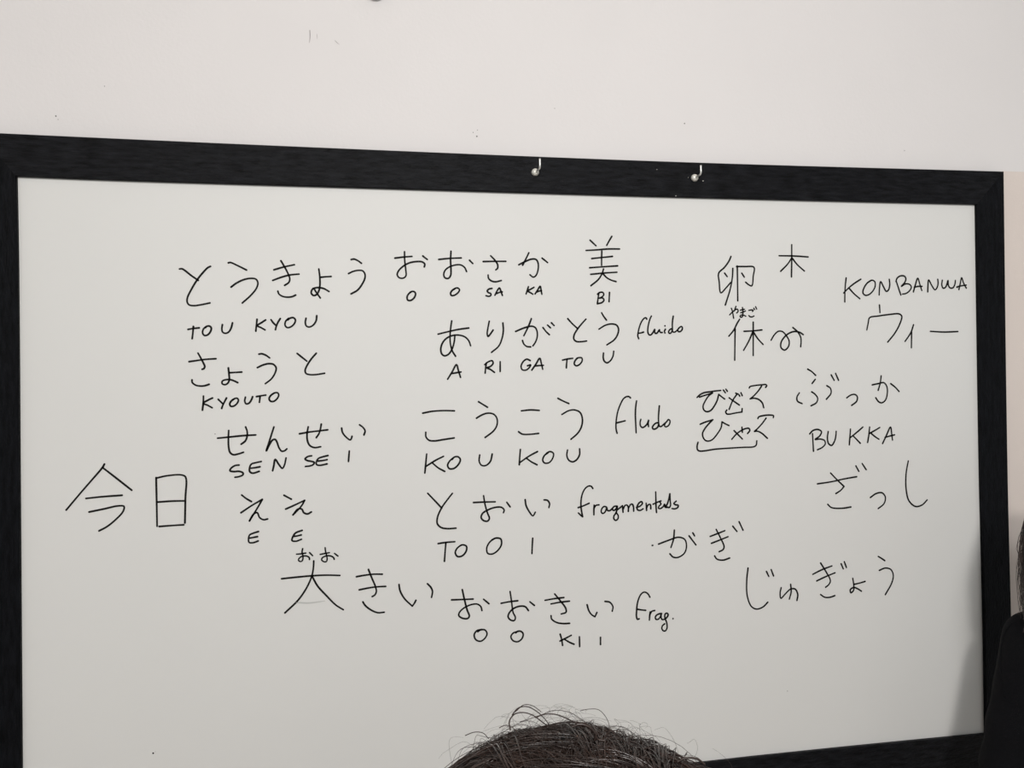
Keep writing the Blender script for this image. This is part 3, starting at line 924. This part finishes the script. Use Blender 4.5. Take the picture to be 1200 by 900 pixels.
# the few clear loops that stand up from the crown: traced in the plane through the crown
loops = []
ca, sa = math.cos(0.06), math.sin(0.06)
for pts, r in (([(598, 856), (597, 845), (603, 837), (613, 835), (624, 838), (634, 845), (642, 851)], .0006),
               ([(600, 838), (607, 830), (617, 828), (628, 833), (638, 842), (644, 850)], .0005),
               ([(627, 841), (638, 837), (650, 837), (662, 841), (672, 846), (682, 853)], .0006),
               ([(604, 834), (614, 826), (624, 827), (634, 834)], .0004),
               ([(609, 846), (622, 842), (634, 838), (646, 833), (660, 833), (674, 838), (690, 850)], .0003),
               ([(676, 849), (683, 849), (692, 853), (698, 861), (697, 868)], .0016),
               ([(670, 852), (680, 849), (690, 852), (697, 858), (700, 866), (709, 868)], .0012),
               ([(680, 833), (690, 831), (702, 832), (712, 844), (714, 855), (709, 866)], .0003),
               ([(707, 866), (712, 859), (720, 856), (728, 858)], .0005),
               ([(712, 866), (718, 864), (726, 865), (735, 871), (742, 876)], .0004),
               ([(794, 893), (801, 889), (809, 888), (818, 890), (826, 896)], .0011),
               ([(545, 862), (556, 858), (566, 859), (573, 866)], .0004),
               ([(585, 853), (592, 850), (600, 852), (606, 858)], .0004)):
    q = []
    for a, b in smooth_path(pts, 5):
        p = at_depth(a, b, DH) - np.array([hx, hy, 0])
        q.append(np.array([p[0] * ca - p[1] * sa, p[0] * sa + p[1] * ca, p[2]]))
    loops.append((q, r, r * .8))
hair_object('flyaway_hair', hair, fly + loops, m_hair2, 4)

# ---- the stool that person sits on (out of the picture)
st = root('stool', (hx, hy, 0), 'plain round beech stool under the seated person with curly hair', 'stool', -0.06)
V, Fc = [], []
prof = [(0.0001, -.030), (.150, -.030), (.160, -.024), (.163, -.014), (.160, -.005), (.150, -.001), (0.0001, -.001)]
for r, z in prof:
    for j in range(36):
        t = 2 * math.pi * j / 36
        V.append((r * math.cos(t), r * math.sin(t), seat_h + z))
for i in range(len(prof) - 1):
    for j in range(36):
        Fc.append((i * 36 + j, i * 36 + (j + 1) % 36, (i + 1) * 36 + (j + 1) % 36, (i + 1) * 36 + j))
link_mesh('seat', V, Fc, m_beech, st)
for k in range(4):
    t = math.pi / 4 + k * math.pi / 2
    V, Fc = [], []
    tube(V, Fc, [(.105 * math.cos(t), .105 * math.sin(t), seat_h - .028), (.15 * math.cos(t), .15 * math.sin(t), 0)], [.017, .013], 14)
    link_mesh('leg', V, Fc, m_beech, st)
V, Fc = [], []
tube(V, Fc, [(.136 * math.cos(t), .136 * math.sin(t), .16) for t in np.linspace(0, 2 * math.pi, 41)], .008, 8, False)
link_mesh('ring_stretcher', V, Fc, m_beech, st, True)

# ---- person in black standing at the right end of the board
YP = -0.25


def pw(px, py, y=YP):
    return on_plane(px, py, y)


sh_w = pw(1214, 751)
el_w = pw(1184, 893)
psi = 1.10                                   # turned a little towards the left of the room
cx, cy_ = sh_w[0] + .165 * math.cos(psi), YP - .165 * math.sin(psi)
pb = root('person', (cx, cy_, 0), 'person in a black long sleeved sweater standing at the right end of the whiteboard', 'person', math.pi - psi)


def loc_b(p):
    d = np.array(p) - np.array([cx, cy_, 0])
    a = -(math.pi - psi)
    return Vector((d[0] * math.cos(a) - d[1] * math.sin(a), d[0] * math.sin(a) + d[1] * math.cos(a), d[2]))


RS, RE = loc_b(sh_w), loc_b(el_w)            # the shoulder and elbow seen in the photo (local +x side)
shz = RS.z + .012
HX, HY = .027, .048                          # the head leans a little towards the board
skz = shz + .225                              # skull centre
hipz = shz - .50
bm = bmesh.new()
head_shapes(bm, (HX, HY + .02, skz), Matrix.Identity(3), .96)
cone_blob(bm, (HX, HY + .006, skz - .06), (0, -.012, shz + .02), .050, .056)
cone_blob(bm, (0, -.01, shz - .02), (0, 0, hipz + .14), .092, .098, 1.3, .85)
cone_blob(bm, (-RS.x * .8, 0, shz - .005), (RS.x * .8, 0, shz - .005), .048, .048)
cone_blob(bm, (-.03, 0, hipz + .06), (.03, 0, hipz + .06), .115, .115, 1.15, .9)
RW = RE + Vector((-.05, .07, -.215))
LS = Vector((-RS.x, RS.y, RS.z))
LE = Vector((-abs(RE.x), RE.y, RE.z))
LW = LE + Vector((.05, .08, -.21))
for s_, e_, w_, q in ((RS, RE, RW, 1), (LS, LE, LW, -1)):
    cone_blob(bm, s_, e_, .046, .037)
    cone_blob(bm, e_, w_, .037, .025)
    d = (w_ - e_).normalized()
    hand_shapes(bm, w_, d, (0, 1, .3), (-q, 0, 0), .3)
    hip, kn, an = (q * .085, 0, hipz), (q * .092, .015, hipz * .53), (q * .095, -.01, .085)
    cone_blob(bm, hip, kn, .082, .052)
    cone_blob(bm, kn, an, .052, .034)
    cone_blob(bm, an, (q * .11, .13, .04), .034, .026)
melt('body', bm, m_skin, pb, .006, 3)
for q in (-1, 1):
    bm = bmesh.new()
    ball(bm, (HX + q * .029, HY + .098, skz + .005), .012, .012, .011)
    eye = from_bm('eye', bm, m_eye, pb, True)
    bm = bmesh.new()
    ball(bm, (HX + q * .029, HY + .1072, skz + .005), .0056, .0036, .0056)
    from_bm('iris', bm, m_hair2, eye, True)

bm = bmesh.new()
cone_blob(bm, (0, -.01, shz - .015), (0, 0, hipz + .10), .108, .118, 1.3, .90)
cone_blob(bm, (0, 0, hipz + .12), (0, 0, hipz + .03), .128, .132, 1.25, .95)
cone_blob(bm, (0, -.012, shz + .035), (0, -.012, shz + .012), .066, .080)
for s_, e_, w_ in ((RS, RE, RW), (LS, LE, LW)):
    cone_blob(bm, (0, -.005, shz + .022), (s_.x * .93, s_.y, s_.z + .002), .060, .055)
    cone_blob(bm, s_, s_ + (e_ - s_) * .45, .057, .054)
    cone_blob(bm, s_ + (e_ - s_) * .45, e_, .054, .052)
    cone_blob(bm, e_, e_ + (w_ - e_) * .85, .052, .038)
    cone_blob(bm, e_ + (w_ - e_) * .84, e_ + (w_ - e_) * .93, .039, .039)
sw = melt('sweater', bm, m_knit, pb, .0065, 3)
# folds gathering round the elbows, a few soft waves elsewhere
for v in sw.data.vertices:
    p = v.co
    d = min((p - RE).length, (p - LE).length)
    fold = math.exp(-(d / .085) ** 2)
    q = Vector((p.x * 14, p.y * 14, p.z * 75 + 3 * math.sin(p.y * 22 + p.x * 15)))
    v.co = p + v.normal * (.009 * fold * math.sin(q.z) * (.6 + .7 * noise.noise(q * .2)) + .0025 * noise.noise(p * 16))
# the raised seam where the sleeve is set in
V, Fc = [], []
seam = [(1186, 730), (1177.5, 742), (1173.3, 760), (1172.5, 780), (1174, 800), (1178, 818)]
dg = bpy.context.evaluated_depsgraph_get()
from mathutils.bvhtree import BVHTree
bvh = BVHTree.FromPolygons([v.co for v in sw.data.vertices], [tuple(p.vertices) for p in sw.data.polygons])
co = loc_b(CAM)
pts = []
for a, b in smooth_path(seam, 5):
    dd = loc_b(CAM + ray(a, b)) - co
    hit = bvh.ray_cast(co, dd.normalized())
    if hit[0] is not None:
        pts.append(np.array(hit[0]))
if len(pts) > 3:
    tube(V, Fc, pts, .0014, 8)
    link_mesh('sleeve_seam', V, Fc, m_knit, sw, True)
bm = bmesh.new()
cone_blob(bm, (-.03, 0, hipz + .05), (.03, 0, hipz + .05), .122, .122, 1.15, .92)
for q in (-1, 1):
    cone_blob(bm, (q * .085, 0, hipz), (q * .092, .015, hipz * .53), .094, .066)
    cone_blob(bm, (q * .092, .015, hipz * .53), (q * .095, -.01, .12), .066, .056)
melt('trousers', bm, m_denim, pb, .008, 3)
for q in (-1, 1):
    shoe('shoe', pb, (q * .095, -.04, .03), (q * .115, .15, .03))

# shoulder-length dark hair
hcb = np.array([HX, HY, skz + .02])
V, Fc = [], []
nt, npb = 48, 36
zbot = shz + .02


def hairb(th, s, k=1.0):
    """s 0 crown .. 1 tips, th around; open towards the face (+y)"""
    if s < .45:
        ph = s / .45 * math.pi / 2
        r, z = math.sin(ph), math.cos(ph) * .108
    else:
        u = (s - .45) / .55
        r, z = 1.0 + .10 * math.sin(u * 2.6), -u * (hcb[2] - zbot)
    x, y = .122 * r * math.cos(th), .118 * r * math.sin(th) - .012
    if math.sin(th) > .35 and s > .22:
        y = y - (.10 * min(1, (math.sin(th) - .35) / .3) * min(1, (s - .22) / .2))
    return hcb + np.array([x * k, y * k, z * (k if s < .45 else 1)])


for i in range(npb + 1):
    for j in range(nt):
        p = hairb(2 * math.pi * j / nt, .004 + i / npb * .996, .97)
        V.append(p + np.array([1, 1, .2]) * .007 * noise.noise(Vector(p * 28)))
for i in range(npb):
    for j in range(nt):
        Fc.append((i * nt + j, i * nt + (j + 1) % nt, (i + 1) * nt + (j + 1) % nt, (i + 1) * nt + j))
hb = link_mesh('hair', V, Fc, m_scalp, pb, True)
st = []
rng = random.Random(3)
for i in range(1500):
    th = rng.uniform(0, 6.28)
    if .45 < math.sin(th):
        continue
    s0 = rng.uniform(0, .5)
    s1 = min(1.06, s0 + rng.uniform(.35, .7))
    k = rng.uniform(.98, 1.07)
    ph, am, fr = rng.uniform(0, 6), rng.uniform(.001, .006), rng.uniform(1, 2.5)
    pts = []
    for j in range(16):
        u = j / 15
        p = hairb(th + .12 * math.sin(3 * u + ph), s0 + (s1 - s0) * u, k + .03 * u * math.sin(ph))
        pts.append(p + np.array([math.cos(th), math.sin(th), 0]) * am * math.sin(fr * 6.28 * u + ph))
    st.append((pts, rng.uniform(.0005, .0011), .0003))
hair_object('lock', hb, st, m_hair, 4)
# loose wisps on the side seen past the frame
st = []
for i in range(60):
    y0 = rng.uniform(615, 690)
    x0 = rng.uniform(1203, 1212)
    L = rng.uniform(22, 70)
    bow = rng.uniform(3, 14)
    ph, am = rng.uniform(0, 6), rng.uniform(.3, 2.0)
    pts = []
    dep = YP + rng.uniform(-.03, .05)
    for j in range(12):
        u = j / 11
        p = pw(x0 - bow * math.sin(2.6 * u) + am * math.sin(7 * u + ph), min(y0 + L * u, 720), dep)
        pts.append(np.array(loc_b(p)))
    st.append((pts, .00035, .00015))
hair_object('flyaway_hair', hb, st, m_hair2, 4)

for o in bpy.data.objects:
    if o.type == 'EMPTY' and o.parent is None:
        o.empty_display_size = 0.1
